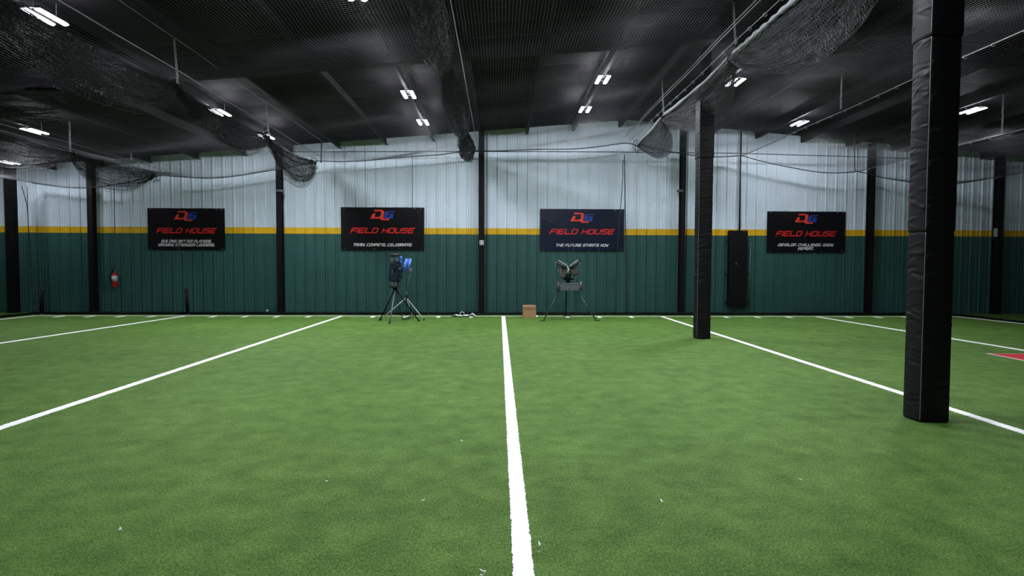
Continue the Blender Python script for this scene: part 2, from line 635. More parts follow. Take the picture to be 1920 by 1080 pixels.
def net_z(x, y):
    x, y = np.broadcast_arrays(np.asarray(x, dtype=float), np.asarray(y, dtype=float))
    z = np.interp(x, CX, CZ)
    i = np.clip(np.searchsorted(CX, x) - 1, 0, len(SAG) - 1)
    c = np.array(CX)
    t = np.clip((x - c[i]) / (c[i + 1] - c[i]), 0, 1)
    s = np.array(SAG)[i]
    long = .75 + .25 * np.sin(y * 1.57 + i * 1.3)
    return z - s * 4 * t * (1 - t) * long - .03 * np.sin(y * 3.1 + x * 1.7) * 4 * t * (1 - t)


cell = .046
xs = np.arange(CX[0], CX[-1] + .01, cell)
ys = np.linspace(YF, YN, 56)
X, Y = np.meshgrid(xs, ys, indexing='ij')
S = Strings()
S.add(np.stack([X, Y, net_z(X, Y)], -1), .0016)
xs2 = np.concatenate([np.linspace(CX[i], CX[i + 1], 10)[:-1] for i in range(7)] + [[CX[-1]]])
ys2 = np.arange(YF, YN + .01, cell)
Y2, X2 = np.meshgrid(ys2, xs2, indexing='ij')
S.add(np.stack([X2, Y2, net_z(X2, Y2) - .001], -1), .0016)
cn = thing('overhead_net', 'black cage net stretched overhead beneath the roof, sagging between its cables', 'net')
S.build('netting', M['ceilnet'], cn)
# hem rope along the back edge of the overhead net
xx = np.linspace(CX[0], CX[-1], 140)
MB().tube(np.stack([xx, np.full_like(xx, YN - .02), net_z(xx, np.full_like(xx, YN))], 1), .014, 6).build('hem_rope', M['blackrope'], cn, True)

# back net: hangs from the overhead net's rear edge to the turf
bn = thing('back_net', 'black square-mesh net hanging across the whole back wall', 'net', (0, 0, 0))
S = Strings()
xs = np.arange(CX[0], CX[-1] + .01, cell)
tt = np.linspace(0, 1, 26)
ztop = net_z(xs, np.full_like(xs, YN))
wav = lambda x, z: .035 * np.sin(x * 2.3 + np.sin(z * 1.1) * .8) + .02 * np.sin(x * 5.1 + 1.0 + z * .5)
XX = np.repeat(xs[:, None], len(tt), 1) + .010 * np.sin(tt[None] * 9 + xs[:, None] * .9)
ZZ = .01 + (ztop[:, None] - .01) * tt[None]
S.add(np.stack([XX, YN + wav(XX, ZZ), ZZ], -1), .0022, (0, 1.0, .1))
nz = int(4.9 / cell)
xh = np.linspace(CX[0], CX[-1], 240)
zt = net_z(xh, np.full_like(xh, YN))
rows = []
for q in range(nz):
    zz = .01 + (zt - .01) * q / (nz - 1) * 1.0
    rows.append(np.stack([xh, YN + wav(xh, zz), zz + .008 * np.sin(xh * 1.9 + q * .21)], -1))
S.add(np.array(rows), .0022, (0, .2, 1.0))
S.build('netting', M['net'], bn)
# slack foot of the net bunched on the turf
S = Strings()
xh = np.linspace(CX[0], CX[-1], 420)
rows = []
for q in range(46):
    ph = rng.uniform(0, 6.28, 4)
    am = rng.uniform(.3, 1.0)
    yy = YN - .04 + rng.uniform(-.09, .06) + .03 * np.sin(xh * rng.uniform(2, 6) + ph[0]) + .012 * np.sin(xh * 17 + ph[1])
    zz = .012 + .075 * am * np.abs(np.sin(xh * rng.uniform(.8, 2.2) + ph[2])) ** 1.5 * rng.uniform(.3, 1) + .006 * np.sin(xh * 23 + ph[3]) + .006
    rows.append(np.stack([xh, yy, zz], -1))
S.add(np.array(rows), .004)
xq = np.arange(CX[0], CX[-1], .035)
rows = []
for x in xq:
    a = rng.uniform(0, 6.28)
    w = np.linspace(0, 1, 7)
    rows.append(np.stack([x + .05 * np.sin(w * 5 + a), YN + .03 - .15 * w, .012 + .09 * np.abs(np.sin(w * 3.1)) * rng.uniform(.3, 1.0)], -1))
S.add(np.array(rows), .0035)
S.build('bunched_foot', M['bundle'], bn)
xx = np.linspace(-6.6, 13.5, 60)
zz = 4.72 + .07 * np.sin(PI * (xx + 6.6) / 20.1) - .09 * np.clip((xx - 6.8) / 6.7, 0, 1)
MB().tube(np.stack([xx, np.full_like(xx, YN + .05), zz], 1), .012, 6).build('top_cable', M['blackrope'], bn, True)

# side nets
for xs_, nm, lb in ((-13.4, 'left', 'black net closing the far left side of the turf, running towards the viewer'),
                    (13.5, 'right', 'black net closing the right side of the turf beyond the big padded column')):
    sn = thing('side_net', lb, 'net')
    S = Strings()
    top = CZ[0] if xs_ < 0 else CZ[-1]
    yv = np.arange(YF, YN, cell)
    tt = np.linspace(0, 1, 14)
    ZZ = np.repeat((.01 + (top - .01) * tt)[None], len(yv), 0)
    YY = np.repeat(yv[:, None], len(tt), 1)
    S.add(np.stack([xs_ + .04 * np.sin(YY * 2.2 + ZZ), YY, ZZ], -1), .0020, (1.0, 0, .1))
    yh = np.linspace(YF, YN, 90)
    rows = []
    for q in range(int(top / cell)):
        z = np.full_like(yh, .01 + q * cell)
        rows.append(np.stack([xs_ + .04 * np.sin(yh * 2.2 + z), yh, z], -1))
    S.add(np.array(rows), .0020, (.2, 0, 1.0))
    S.build('netting', M['net'], sn)
    S = Strings()
    rows = []
    yh = np.linspace(YF, YN, 150)
    for q in range(26):
        rows.append(np.stack([xs_ + rng.uniform(-.07, .07) + .03 * np.sin(yh * rng.uniform(2, 6) + q), yh,
                              .018 + .06 * np.abs(np.sin(yh * rng.uniform(.8, 2) + q * 1.7)) * rng.uniform(.2, 1)], -1))
    S.add(np.array(rows), .004)
    S.build('bunched_foot', M['bundle'], sn)

# ------------------------------------------------------------------ cables along the building, with net clips
def cable(x, z, label, m='rope', r=.010, clips=True, y0=YF, y1=YN, cat='cable'):
    c = thing('net_cable', label, cat, group='cables that carry the nets')
    yy = np.linspace(y0, y1, 40)
    dz = -.02 * np.abs(np.sin((yy - 1.8) * PI / 4.0))
    MB().tube(np.stack([np.full_like(yy, x), yy, z + dz], 1), r, 6).build('wire', M[m], c, True)
    if clips:
        y = y0 + .3
        while y < y1:
            t = -.02 * abs(math.sin((y - 1.8) * PI / 4.0))
            MB().torus((x, y, z + t - .012), .026, .005, Matrix.Rotation(PI / 2, 4, 'X'), 10, 5).build('clip', M['zinc'], c)
            y += .52
    return c


cable(7.15, 4.71, 'thin clipped cable rising from a thin pole at the back net towards the padded column')
cable(10.65, 4.28, 'thin cable sloping behind the big padded column from the back net above the fourth banner')
cable(13.5, 3.90, 'low cable along the top of the side net right of the big padded column')
cable(-13.4, 3.80, 'cable along the top of the side net at the far left', clips=False)
cable(-9.8, 4.10, 'cable above the outer left net bundle', clips=False)
cable(-9.55, 4.16, 'second thin wire beside the cable above the outer left net bundle', clips=False, r=.006)
cable(-5.2, 4.60, 'upper wire running above the scalloped left net bundle', clips=False, r=.008)
cable(-4.95, 4.92, 'higher thin wire parallel to the scalloped left net bundle', clips=False, r=.006)
cable(-.62, 4.82, 'wire along the edge of the central hanging net', clips=False, r=.008)
cable(3.70, 5.32, 'upper of two bare wires above the grey rolled curtain', clips=False, r=.008)
cable(3.66, 5.22, 'lower of two bare wires above the grey rolled curtain', clips=False, r=.008)
cable(3.80, 5.10, 'clipped wire directly above the grey rolled curtain', clips=True, r=.008)

# chains that hold the cables up
def chain(x, y, z0, z1, label, lean=0.0):
    b = MB()
    n = max(3, int((z1 - z0) / .043))
    for i in range(n):
        t = (i + .5) / n
        rot = Matrix.Rotation(PI / 2 * (i % 2), 4, 'Z') @ Matrix.Rotation(PI / 2, 4, 'X')
        P0 = b.n
        b.torus((0, 0, 0), .017, .0055, rot, 10, 5)
        b.v[-1] = b.v[-1] * np.array([1, 1, 1.65]) + np.array([lean * (1 - t), 0, (z1 - z0) * t])
    o = b.build('hanging_chain', M['zinc'], None, True, (x, y, z0))
    return tag(o, label, 'chain', 'chains holding the net cables')


chain(-5.3, 9.8, 4.42, 5.28, 'pale chain hanging above the scalloped left net bundle, nearest of its two', .06)
chain(-5.3, 13.6, 4.42, 5.1, 'short pale chain above the scalloped left net bundle, close to the back wall', .05)
chain(-9.85, 13.8, 4.02, 4.72, 'pale chain above the outer left net bundle')
chain(3.86, 9.8, 5.15, 5.82, 'pale chain at the top of the frame holding the grey rolled curtain', .05)
chain(3.80, 13.85, 5.05, 5.80, 'thin pale chain holding the far end of the grey rolled curtain', .05)
chain(7.15, 12.28, 4.75, 5.58, 'pale chain holding the clipped cable left of the big padded column')
chain(10.65, 12.33, 4.30, 5.28, 'pale chain right of the big padded column')
chain(-9.6, 15.64, 4.2, 4.42, 'very short chain above the tail of the outer left net bundle')

# ------------------------------------------------------------------ retracted divider nets, gathered under their cables
def bundle(name, label, x, zc, ties, drop, width, dx=0.0, n=84, seed=1, tail=.5, head=.10, r=.0026, cross=.06, mk='bundle'):
    g = np.random.default_rng(seed)
    root = thing(name, label, 'net', (0, 0, 0), group='retracted divider nets')
    h = np.empty(n)
    s = np.empty(n)
    ph = g.uniform(0, 6.28, 3)
    for j in range(n):                                   # the net zigzags down and across in folds
        u = j / (n - 1)
        h[j] = .06 + .94 * abs(((u * 5.2) % 2) - 1) * (.55 + .45 * math.sin(u * 9 + ph[0]) ** 2)
        s[j] = math.sin(u * 17 + ph[1]) * .75 + g.normal(0, .10)
    hs = 1 + g.normal(0, .05, n)
    lines = []
    YY = []
    for k in range(len(ties) - 1):
        t = np.linspace(0, 1, 27)[:(27 if k == len(ties) - 2 else 26)]
        YY.append((k, t, ties[k] + (ties[k + 1] - ties[k]) * t))
    pts = []
    for j in range(n):
        row = []
        for k, t, y in YY:
            m = 4 * t * (1 - t)
            sk = 1 + .35 * math.sin(j * .37 + k)
            bow = np.clip(m, 0, 1) ** (.55 + .25 * abs(math.sin(j * .21 + k * 2)))
            d = drop[k] if not np.isscalar(drop) else drop
            z = zc - head * (.3 + .7 * h[j]) - d * h[j] * hs[j] * bow
            xx = x + width * s[j] * (.28 + .72 * bow) + dx * h[j] * bow
            wob = .012 * np.sin(y * 9 + j * 1.7) + .02 * np.sin(y * 2.3 + j * .5)
            row.append(np.stack([xx + wob, y, z + .01 * np.sin(y * 7 + j)], -1))
        pts.append(np.concatenate(row))
    pts = np.array(pts)
    S = Strings()
    S.add(pts, r)
    N = pts.shape[1]
    L = ties[-1] - ties[0]
    m = int(L / cross)
    f = np.linspace(0, N - 1.001, m)
    i0 = f.astype(int)
    w = (f - i0)[None, :, None]
    cr = pts[:, i0] * (1 - w) + pts[:, i0 + 1] * w
    cr = cr.transpose(1, 0, 2).copy()
    cr[..., 1] += .02 * np.sin(np.arange(n)[None] * .9 + np.arange(m)[:, None])
    S.add(cr, r * .9)
    S.build('netting', M[mk], root)
    # loops of loose mesh at the gathered end
    b = MB()
    for q in range(16):
        a = g.uniform(0, 6.28)
        b.torus((x + .16 * math.cos(a) * g.uniform(.3, 1), ties[-1] + .01, zc - head - .05 + .12 * math.sin(a) * g.uniform(.3, 1)), g.uniform(.03, .07), .004,
                Matrix.Rotation(g.uniform(0, 3), 4, 'X') @ Matrix.Rotation(g.uniform(0, 3), 4, 'Y'), 12, 4)
    b.build('loose_loops', M['bundle'], root)
    for y in ties[1:]:
        b = MB()
        b.torus((x, y, zc - head * .5), .085, .010, Matrix.Rotation(PI / 2, 4, 'X'), 14, 6)
        b.build('tie', M['blackrope'], root)
    return root


bundle('net_bundle', 'scalloped black net gathered under a chained cable, ending above the left wall post', -5.3, 4.50, [1.8, 5.8, 9.8, 13.6, 17.0],
       [.75, .85, .75, .95], .24, -.05, seed=3, head=.16)
bundle('net_bundle', 'outer black net bundle at the far left, ending above the fire extinguisher', -9.8, 4.08, [5.8, 9.8, 13.8, 17.0],
       [.6, .62, .66], .22, -.05, seed=5, head=.16)
bundle('net_bundle', 'thick black net bundle hanging down the middle of the ceiling', -.86, 4.86, [1.8, 5.8, 9.6, 14.4, 16.9], [.45, .50, .42, .40], .24, 0.0, seed=8, n=110, head=.30)
cr = bundle('curtain_net', 'dark net curtain with a grey rolled sleeve, draped beside the two padded columns', 3.86, 4.96, [1.8, 5.8, 9.8, 13.85, 16.6],
            [.6, .62, .55, .58], .12, .50, seed=12, head=.12, n=100, mk='litnet')
# its rolled grey sleeve, wrinkled where it is tied
yy = np.linspace(2.0, 16.6, 420)
rad = .036 + .009 * np.sin(yy * 5.1) * np.sin(yy * 1.7) + .010 * np.sin(yy * 23) * np.clip(np.sin(yy * .9), 0, 1) - .018 * np.exp(-((yy - 9.8) / .12) ** 2) - .02 * np.exp(-((yy - 13.85) / .12) ** 2)
zz = 4.97 - .05 * np.abs(np.sin((yy - 1.8) * PI / 4.0)) ** .8 - .07 * np.clip((yy - 14) / 2.6, 0, 1) + .008 * np.sin(yy * 3.3)
xx = 3.84 + .02 * np.sin(yy * 1.3)
MB().tube(np.stack([xx, yy, zz], 1), rad, 14).build('rolled_sleeve', M['sleeve'], cr, True)['label'] = 'grey rolled sleeve'

# a net rolled round a cross bar high at the left
rb = thing('net_roll', 'black net rolled over a dark cross bar high at the left edge', 'net', (0, 0, 0))
p0, p1 = at(0, 166, 1, 9.0), at(112, 164, 1, 9.0)
xx = np.linspace(p0[0] - 2.2, p1[0], 40)
b = MB()
b.box(((xx[0] + xx[-1]) / 2, 9.0, p1[2] - .02), (xx[-1] - xx[0], .10, .05), bev=.01)
b.build('bar', M['black'], rb)
b = MB()
b.box((xx[-1] - .22, 8.93, p1[2] - .01), (.42, .05, .06), bev=.012)
b.build('sleeve_end', M['black'], rb)
S = Strings()
g = np.random.default_rng(4)
rows = []
for q in range(60):
    u = g.uniform(0, 1)
    sg = g.uniform(.6, 1)
    z = p1[2] - .05 - .42 * u - .05 * np.sin(xx * g.uniform(1, 3) + g.uniform(0, 6))
    rows.append(np.stack([xx + .04 * g.normal(), np.full_like(xx, 9.0) + .12 * math.sin(u * 14) + .02 * np.sin(xx * 6 + q), z], -1))
S.add(np.array(rows), .003)
rows = []
for q in range(90):
    x = g.uniform(xx[0], xx[-1])
    w = np.linspace(0, 1, 14)
    rows.append(np.stack([x + .04 * np.sin(w * 6 + q), 9.0 + .12 * np.sin(w * 14 + q * .2), p1[2] - .03 - .46 * w], -1))
S.add(np.array(rows), .003)
S.build('netting', M['bundle'], rb)

# ------------------------------------------------------------------ steel posts along the back wall
def ipost(x, label, w=.20, d=.20):
    r = thing('steel_post', label, 'post', (x, YW - d / 2 - .035, 0), group='black steel posts along the back wall')
    H = float(roof(x)) - .05
    b = MB()
    b.box((0, -d / 2 + .006, H / 2), (w, .012, H))
    b.box((0, d / 2 - .006, H / 2), (w, .012, H))
    b.box((0, 0, H / 2), (.010, d - .024, H))
    b.build('shaft', M['steelblack'], r)
    b = MB()
    b.box((0, 0, .010), (w + .06, d + .03, .02))
    b.build('base_plate', M['steelblack'], r)
    return r


POST = {}
for x, px, lb, w in ((-14.45, 28, 'wide black steel post at the far left, beyond the corner of the net', .22),
                     (-12.1, 178, 'black steel post between the far left corner and the fire extinguisher', .15),
                     (-6.56, 528, 'black steel post between the first and second banners, with a small camera on it', .15),
                     (-.54, 903, 'black steel post between the second and third banners, with a white switch plate', .17),
                     (5.55, 1277, 'black steel post just left of the far padded column', .14),
                     (11.34, 1627, 'black steel post right of the fourth banner', .14),
                     (15.32, 1865, 'black steel post beyond the side net at the right, with a white notice on it', .17)):
    POST[px] = ipost(x, lb, w)
yf = YW - .20 - .035
# things on the posts
p = at(903, 455, 1, yf - .02)
sp = thing('switch_plate', 'white switch plate on the post between the second and third banners', 'switch', (p[0], yf - .002, p[2]))
MB().box((0, -.012, 0), (.125, .024, .14), bev=.008).build('plate', M['whiteplastic'], sp)
for i in (-1, 1):
    for j in (-1, 1):
        MB().box((i * .028, -.027, j * .03), (.026, .008, .036), bev=.003).build('socket', M['gunmetal'], sp)
p = at(1867, 436, 1, yf - .01)
o = MB().box((0, -.004, 0), (.12, .006, .26)).build('wall_notice', M['paper'], None, loc=(p[0], yf - .001, p[2]))
tag(o, 'white paper notice on the far right steel post', 'notice')
for px, py, lb in ((527, 358, 'small dark camera bracketed to the post between the first and second banners'),
                   (1277, 358, 'small dark camera bracketed to the post left of the far padded column')):
    p = at(px, py, 1, yf - .06)
    c = thing('security_camera', lb, 'camera', (p[0], yf, p[2]), group='small cameras on the wall posts')
    MB().box((0, -.015, 0), (.12, .03, .09), bev=.008).build('bracket', M['black'], c)
    MB().lathe([(.034, -.1), (.04, -.09), (.04, .07), (.03, .085)], (-.03, -.07, .0), 14, Matrix.Rotation(PI / 2, 4, 'Y')).build('housing', M['gunmetal'], c, True)
    MB().lathe([(.026, 0), (.026, .012)], (-.142, -.07, 0), 12, Matrix.Rotation(PI / 2, 4, 'Y')).build('lens', M['label'], c, True)

# ------------------------------------------------------------------ stroke lettering for the banners
GL = {
    'A': [[(0, 0), (.05, .62), (.38, 1), (1, 1), (1, 0)], [(.03, .36), (1, .36)]],
    'B': [[(0, 0), (0, 1), (.88, 1), (1, .86), (1, .62), (.9, .52), (0, .52)], [(.9, .52), (1, .4), (1, .14), (.88, 0), (0, 0)]],
    'C': [[(1, 1), (.16, 1), (0, .82), (0, .16), (.14, 0), (1, 0)]],
    'D': [[(0, 0), (0, 1), (.82, 1), (1, .82), (1, .18), (.82, 0), (0, 0)]],
    'E': [[(1, 1), (.12, 1), (0, .88), (0, .12), (.12, 0), (1, 0)], [(.0, .5), (.9, .5)]],
    'F': [[(1, 1), (.12, 1), (0, .86), (0, 0)], [(.2, .5), (.9, .5)]],
    'G': [[(1, 1), (.16, 1), (0, .82), (0, .16), (.14, 0), (1, 0), (1, .48), (.5, .48)]],
    'H': [[(0, 0), (0, 1)], [(1, 0), (1, 1)], [(0, .5), (1, .5)]],
    'I': [[(0, 0), (0, 1)]],
    'L': [[(0, 1), (0, .12), (.12, 0), (1, 0)]],
    'M': [[(0, 0), (0, 1), (.5, .45), (1, 1), (1, 0)]],
    'N': [[(0, 0), (0, 1), (1, 0), (1, 1)]],
    'O': [[(.16, 0), (0, .16), (0, .84), (.16, 1), (.84, 1), (1, .84), (1, .16), (.84, 0), (.16, 0)]],
    'P': [[(0, 0), (0, 1), (.86, 1), (1, .86), (1, .56), (.86, .42), (0, .42)]],
    'R': [[(0, 0), (0, 1), (.86, 1), (1, .86), (1, .56), (.86, .42), (0, .42)], [(.55, .42), (1, 0)]],
    'S': [[(1, 1), (.14, 1), (0, .86), (0, .64), (.12, .52), (.88, .52), (1, .4), (1, .14), (.86, 0), (0, 0)]],
    'T': [[(0, 1), (1, 1)], [(.5, 1), (.5, 0)]],
    'U': [[(0, 1), (0, .16), (.14, 0), (.86, 0), (1, .16), (1, 1)]],
    'V': [[(0, 1), (.5, 0), (1, 1)]],
    'W': [[(0, 1), (.2, 0), (.5, .6), (.8, 0), (1, 1)]],
    'Y': [[(0, 1), (.5, .5), (1, 1)], [(.5, .5), (.5, 0)]],
    '.': [[(0, 0), (0, .22)]],
}


def lettering(b, text, cx, z0, h, total, thick, shear=.30, y=-.0035):
    """Writes text centred on cx, baseline z0, cap height h, stretched to the given total width; reads along +x."""
    adv = {'I': .34, '.': .34, ' ': .75}
    wid = [adv.get(c, 1.36) for c in text]
    wid[-1] -= .36
    unit = total / sum(wid)
    x = cx - total / 2
    for c, a in zip(text, wid):
        if c in GL:
            w = 0 if c in 'I.' else unit
            for pl in GL[c]:
                pts = [np.array([x + u * w, v * h]) for u, v in pl]
                for p, q in zip(pts[:-1], pts[1:]):
                    d = q - p
                    L = np.linalg.norm(d)
                    d = d / L
                    nn = np.array([-d[1], d[0]]) * thick / 2
                    e = d * thick * .42
                    quad = [p - e - nn, q + e - nn, q + e + nn, p - e + nn]
                    yo = y - .00025 * (len(b.v) % 9)
                    P = [(k[0] + shear * (k[1] - h / 2), yo, z0 + k[1]) for k in quad]
                    b.add(P, [(0, 1, 2, 3)])
        x += a * unit


LOGO_RED = [  # red D and L strokes of the emblem, in emblem units (x right, z up)
    [(.17, .93), (.47, .93), (.60, .80), (.55, .80), (.14, .80)],
    [(.11, .62), (.22, .62), (.17, .31), (.06, .31)],
    [(-.02, .17), (.03, .31), (.40, .31), (.36, .17)],
    [(.11, .62), (.16, .62), (.06, .17), (-.02, .17)],
    [(.47, .93), (.60, .80), (.54, .36), (.40, .20), (.30, .20), (.44, .45), (.46, .80)],
    [(.54, .36), (.58, .62), (.47, .62), (.40, .20), (.46, .04), (.57, .12)],
    [(.46, .04), (.78, .04), (.80, .16), (.50, .16)],
]
LOGO_BLUE = [
    [(.68, .80), (1.04, .82), (1.00, .73), (.74, .71)],
    [(.60, .62), (.68, .80), (.76, .72), (.70, .56)],
    [(.60, .62), (.72, .60), (.96, .58), (.98, .47), (.58, .47)],
    [(.86, .58), (.98, .52), (.92, .18), (.80, .22)],
    [(.58, .47), (.69, .47), (.66, .30), (.55, .26)],
    [(.55, .34), (.86, .34), (.92, .18), (.62, .20)],
]


def banner(x0, x1, z0, z1, label, slogans, mkey='ban', seed=0, tl=.0, logo_dz=0.0):
    g = np.random.default_rng(seed)
    W, H = x1 - x0, z1 - z0
    r = thing('wall_banner', label, 'banner', ((x0 + x1) / 2, YW - .055, z0), group='banners on the back wall')
    nx, nz = 60, 30
    u = np.linspace(-W / 2, W / 2, nx)
    v = np.linspace(0, H, nz)
    U, V = np.meshgrid(u, v, indexing='ij')
    yv = lambda U, V: .004 * np.sin(U * 2.1 + seed) + .004 * np.sin(V * 5 + U * 1.3 + seed * 2)
    bump = np.zeros_like(U)
    for q in range(7):                                     # soft creases in the vinyl
        a = g.uniform(-1.2, 1.2)
        c0 = g.uniform(-W / 2, W / 2)
        dd = (U - c0) * math.cos(a) + (V - H / 2) * math.sin(a)
        bump += .004 * np.exp(-(dd / .035) ** 2) * np.clip(1 - np.abs((V - g.uniform(0, H)) / .5), 0, 1)
    Yv = -bump * 1.0
    P = np.stack([U, Yv, V], -1)
    b = MB()
    b.grid(P[::-1])
    b.grid(P + np.array([0, .004, 0]))
    edge = [(-W / 2, W / 2)]
    b.build('sheet', M[mkey], r, True)
    b = MB()
    lettering(b, 'FIELD HOUSE', 0, H * .405, H * .105, W * .745, H * .025, .45, -.0075)
    b.build('title_lettering', M['inkred'], r)
    for t, zf, wf in slogans:
        b = MB()
        lettering(b, t, W * tl, H * zf, H * .055, W * wf, H * .0135, .40, -.0075)
        b.build('slogan_lettering', M['inkwhite'], r)
    s = H * .27
    for nm, polys, mk in (('red_emblem_letters', LOGO_RED, 'inkorange'), ('blue_emblem_letter', LOGO_BLUE, 'inkblue')):
        b = MB()
        for iq, pl in enumerate(polys):
            P = [((px_ - .51) * s * 2.05, -.0075 - .0003 * iq, H * (.68 + logo_dz) + pz * s) for px_, pz in pl]
            b.add(P, [tuple(range(len(P)))])
        b.build(nm, M[mk], r)
    for gx, gz in ((-.46, .97), (.39, .975), (-.46, .03), (.46, .03), (.46, .97), (-.1, .03), (.2, .03)):
        MB().torus((gx * W, -.004, gz * H), .013, .004, Matrix.Rotation(PI / 2, 4, 'X'), 12, 5).build('grommet', M['zinc'], r)
    return r


banner(-10.52, -8.23, 1.90, 3.135, 'black banner reading BUILDING BETTER PLAYERS, leftmost of the four', [('BUILDING BETTER PLAYERS.', .175, .64), ('GROWING STRONGER LEADERS.', .085, .72)], seed=1)
banner(-4.77, -2.27, 1.905, 3.19, 'black banner reading TRAIN. COMPETE. CELEBRATE., above the navy pitching machine', [('TRAIN. COMPETE. CELEBRATE.', .095, .70)], seed=2, logo_dz=.01)
banner(1.24, 3.80, 1.905, 3.17, 'blue-black creased banner reading THE FUTURE STARTS NOW, above the grey pitching machine', [('THE FUTURE STARTS NOW', .105, .62)], 'banblue', seed=3, tl=.0, logo_dz=-.02)
banner(8.19, 10.62, 1.88, 3.13, 'black banner reading DEVELOP. CHALLENGE. GROW. REPEAT., rightmost of the four', [('DEVELOP. CHALLENGE. GROW.', .155, .70), ('REPEAT.', .065, .19)], seed=4, logo_dz=.01)

# ------------------------------------------------------------------ padded columns
def pad(z0, z1, w, d, seed, flare=0.0, n=46):
    """One wrinkled padded wrap: a rounded rectangle round the column, pushed in and out by creases."""
    g = np.random.default_rng(seed)
    c = .022
    per = []
    hw, hd = w / 2, d / 2

    def side(p, q, m):
        for i in range(m):
            t = i / m
            per.append((p[0] + (q[0] - p[0]) * t, p[1] + (q[1] - p[1]) * t))

    def corner(cx, cy, a0):
        for i in range(4):
            a = a0 + PI / 2 * i / 4
            per.append((cx + c * math.cos(a), cy + c * math.sin(a)))
    faces_at = []
    faces_at.append(len(per)); side((-hw + c, -hd), (hw - c, -hd), 22); corner(hw - c, -hd + c, -PI / 2)
    faces_at.append(len(per)); side((hw, -hd + c), (hw, hd - c), 16); corner(hw - c, hd - c, 0)
    faces_at.append(len(per)); side((hw - c, hd), (-hw + c, hd), 22); corner(-hw + c, hd - c, PI / 2)
    faces_at.append(len(per)); side((-hw, hd - c), (-hw, -hd + c), 16); corner(-hw + c, -hd + c, PI)
    per = np.array(per)
    m = len(per)
    nrm = np.roll(per, -1, 0) - np.roll(per, 1, 0)
    nrm = np.stack([nrm[:, 1], -nrm[:, 0]], 1)
    nrm /= np.linalg.norm(nrm, axis=1)[:, None]
    nz = int((z1 - z0) / .009)
    z = np.linspace(z0, z1, nz)
    disp = np.zeros((nz, m))
    idx = np.arange(m)
    for fa, ln in zip(faces_at, (26, 20, 26, 20)):
        tt = (idx - fa) / (ln - 4)
        on = (tt >= -.06) & (tt <= 1.06)
        for q in range(n):
            zc = g.uniform(z0, z1)
            tilt = g.normal(0, .045)
            wv = g.uniform(.008, .018)
            am = g.uniform(.0025, .0085) * g.choice([1, -1], p=[.6, .4])
            t0, ext = (g.choice([0.0, 1.0]) if g.random() < .75 else g.uniform(.2, .8)), g.uniform(.25, .9)
            env = np.clip(1 - np.abs(tt - t0) / ext, 0, 1) ** .8 * on
            d_ = am * np.exp(-((z[:, None] - zc - tilt * tt[None] - .03 * tt[None] * (1 - tt[None])) / wv) ** 2) * env[None]
            disp += d_
        puff = .010 * np.clip(4 * tt * (1 - tt), 0, 1) * on
        disp += puff[None]
    e = np.minimum(z - z0, z1 - z)
    disp -= .007 * np.exp(-(e / .010) ** 2)[:, None]
    disp += flare * ((z1 - z) / (z1 - z0))[:, None]
    XY = per[None] + nrm[None] * disp[..., None]
    P = np.concatenate([XY, np.repeat(z[:, None, None], m, 1)], 2)
    P = np.concatenate([P, P[:, :1]], 1)
    return P, np.array([-hw, -hd])


def padded_column(x, y, label, w, d, seeds, top):
    r = thing('padded_column', label, 'column', (x, y, 0), group='columns wrapped in black padding')
    lv = [0.004, 1.80, 3.60, top]
    for i in range(3):
        P, cxy = pad(lv[i], lv[i + 1] + (.0 if i < 2 else 0), w + (0, .010, .030)[i], d + (0, .010, .030)[i], seeds + i, .004 if i == 0 else 0.0, n=[48, 52, 36][i])
        b = MB()
        b.grid(P)
        n, m = P.shape[:2]
        q = b.build('pad', M['vinyl'], r, True)
        zz = np.linspace(lv[i] + .01, lv[i + 1] - .01, 60)
        j = m - 5
        row = P[np.clip(((zz - lv[i]) / (lv[i + 1] - lv[i]) * (n - 1)).astype(int), 0, n - 1), j + 2]
        pts = np.stack([row[:, 0], row[:, 1], zz], 1)
        MB().tube(pts, .0045, 6).build('seam_piping', M['piping'], q, True)
    H = float(roof(x)) - .06
    b = MB()
    b.box((0, -.07, H / 2), (.16, .012, H - .02))
    b.box((0, .07, H / 2), (.16, .012, H - .02))
    b.box((0, 0, H / 2), (.010, .13, H - .02))
    b.build('steel_core', M['steelblack'], r)
    return r


padded_column(4.115, 5.39 + .13, 'large near column wrapped in wrinkled black padding', .285, .24, 21, 5.35)
padded_column(4.10, 11.62 + .13, 'farther padded black column beneath the grey rolled curtain', .275, .24, 31, 4.75)

# ------------------------------------------------------------------ things at the wall
# fire extinguisher
fe = thing('fire_extinguisher', 'red fire extinguisher hanging on the green wall at the left', 'fire extinguisher', (-11.48, YW - .13, .76))
MB().lathe([(.03, 0), (.062, .004), (.075, .02), (.076, .36), (.066, .40), (.035, .43), (.024, .44), (.024, .46)], seg=24).build('cylinder', M['ext'], fe, True)
b = MB()
b.lathe([(.0775, .19), (.0775, .345)], seg=24)
b.build('label_sticker', M['label'], fe, True)
MB().lathe([(.028, .46), (.03, .47), (.03, .505), (.02, .51)], seg=14).build('valve', M['chrome'], fe, True)
MB().box((-.02, -.04, .525), (.03, .16, .012), Matrix.Rotation(.18, 4, 'X')).build('lever', M['black'], fe)
MB().box((-.02, -.03, .50), (.03, .13, .012), Matrix.Rotation(-.1, 4, 'X')).build('handle', M['black'], fe)
t = np.linspace(0, 1, 24)
MB().tube(np.stack([-.03 - .085 * np.sin(t * PI), -.03 + 0 * t, .49 - .38 * t], 1), .012, 8).build('hose', M['black'], fe, True)
MB().tube([(-.03, -.03, .11), (-.01, -.035, .02)], [.012, .018], 8).build('nozzle', M['black'], fe, True)
MB().box((0, .088, .25), (.05, .03, .3)).build('bracket', M['black'], fe)


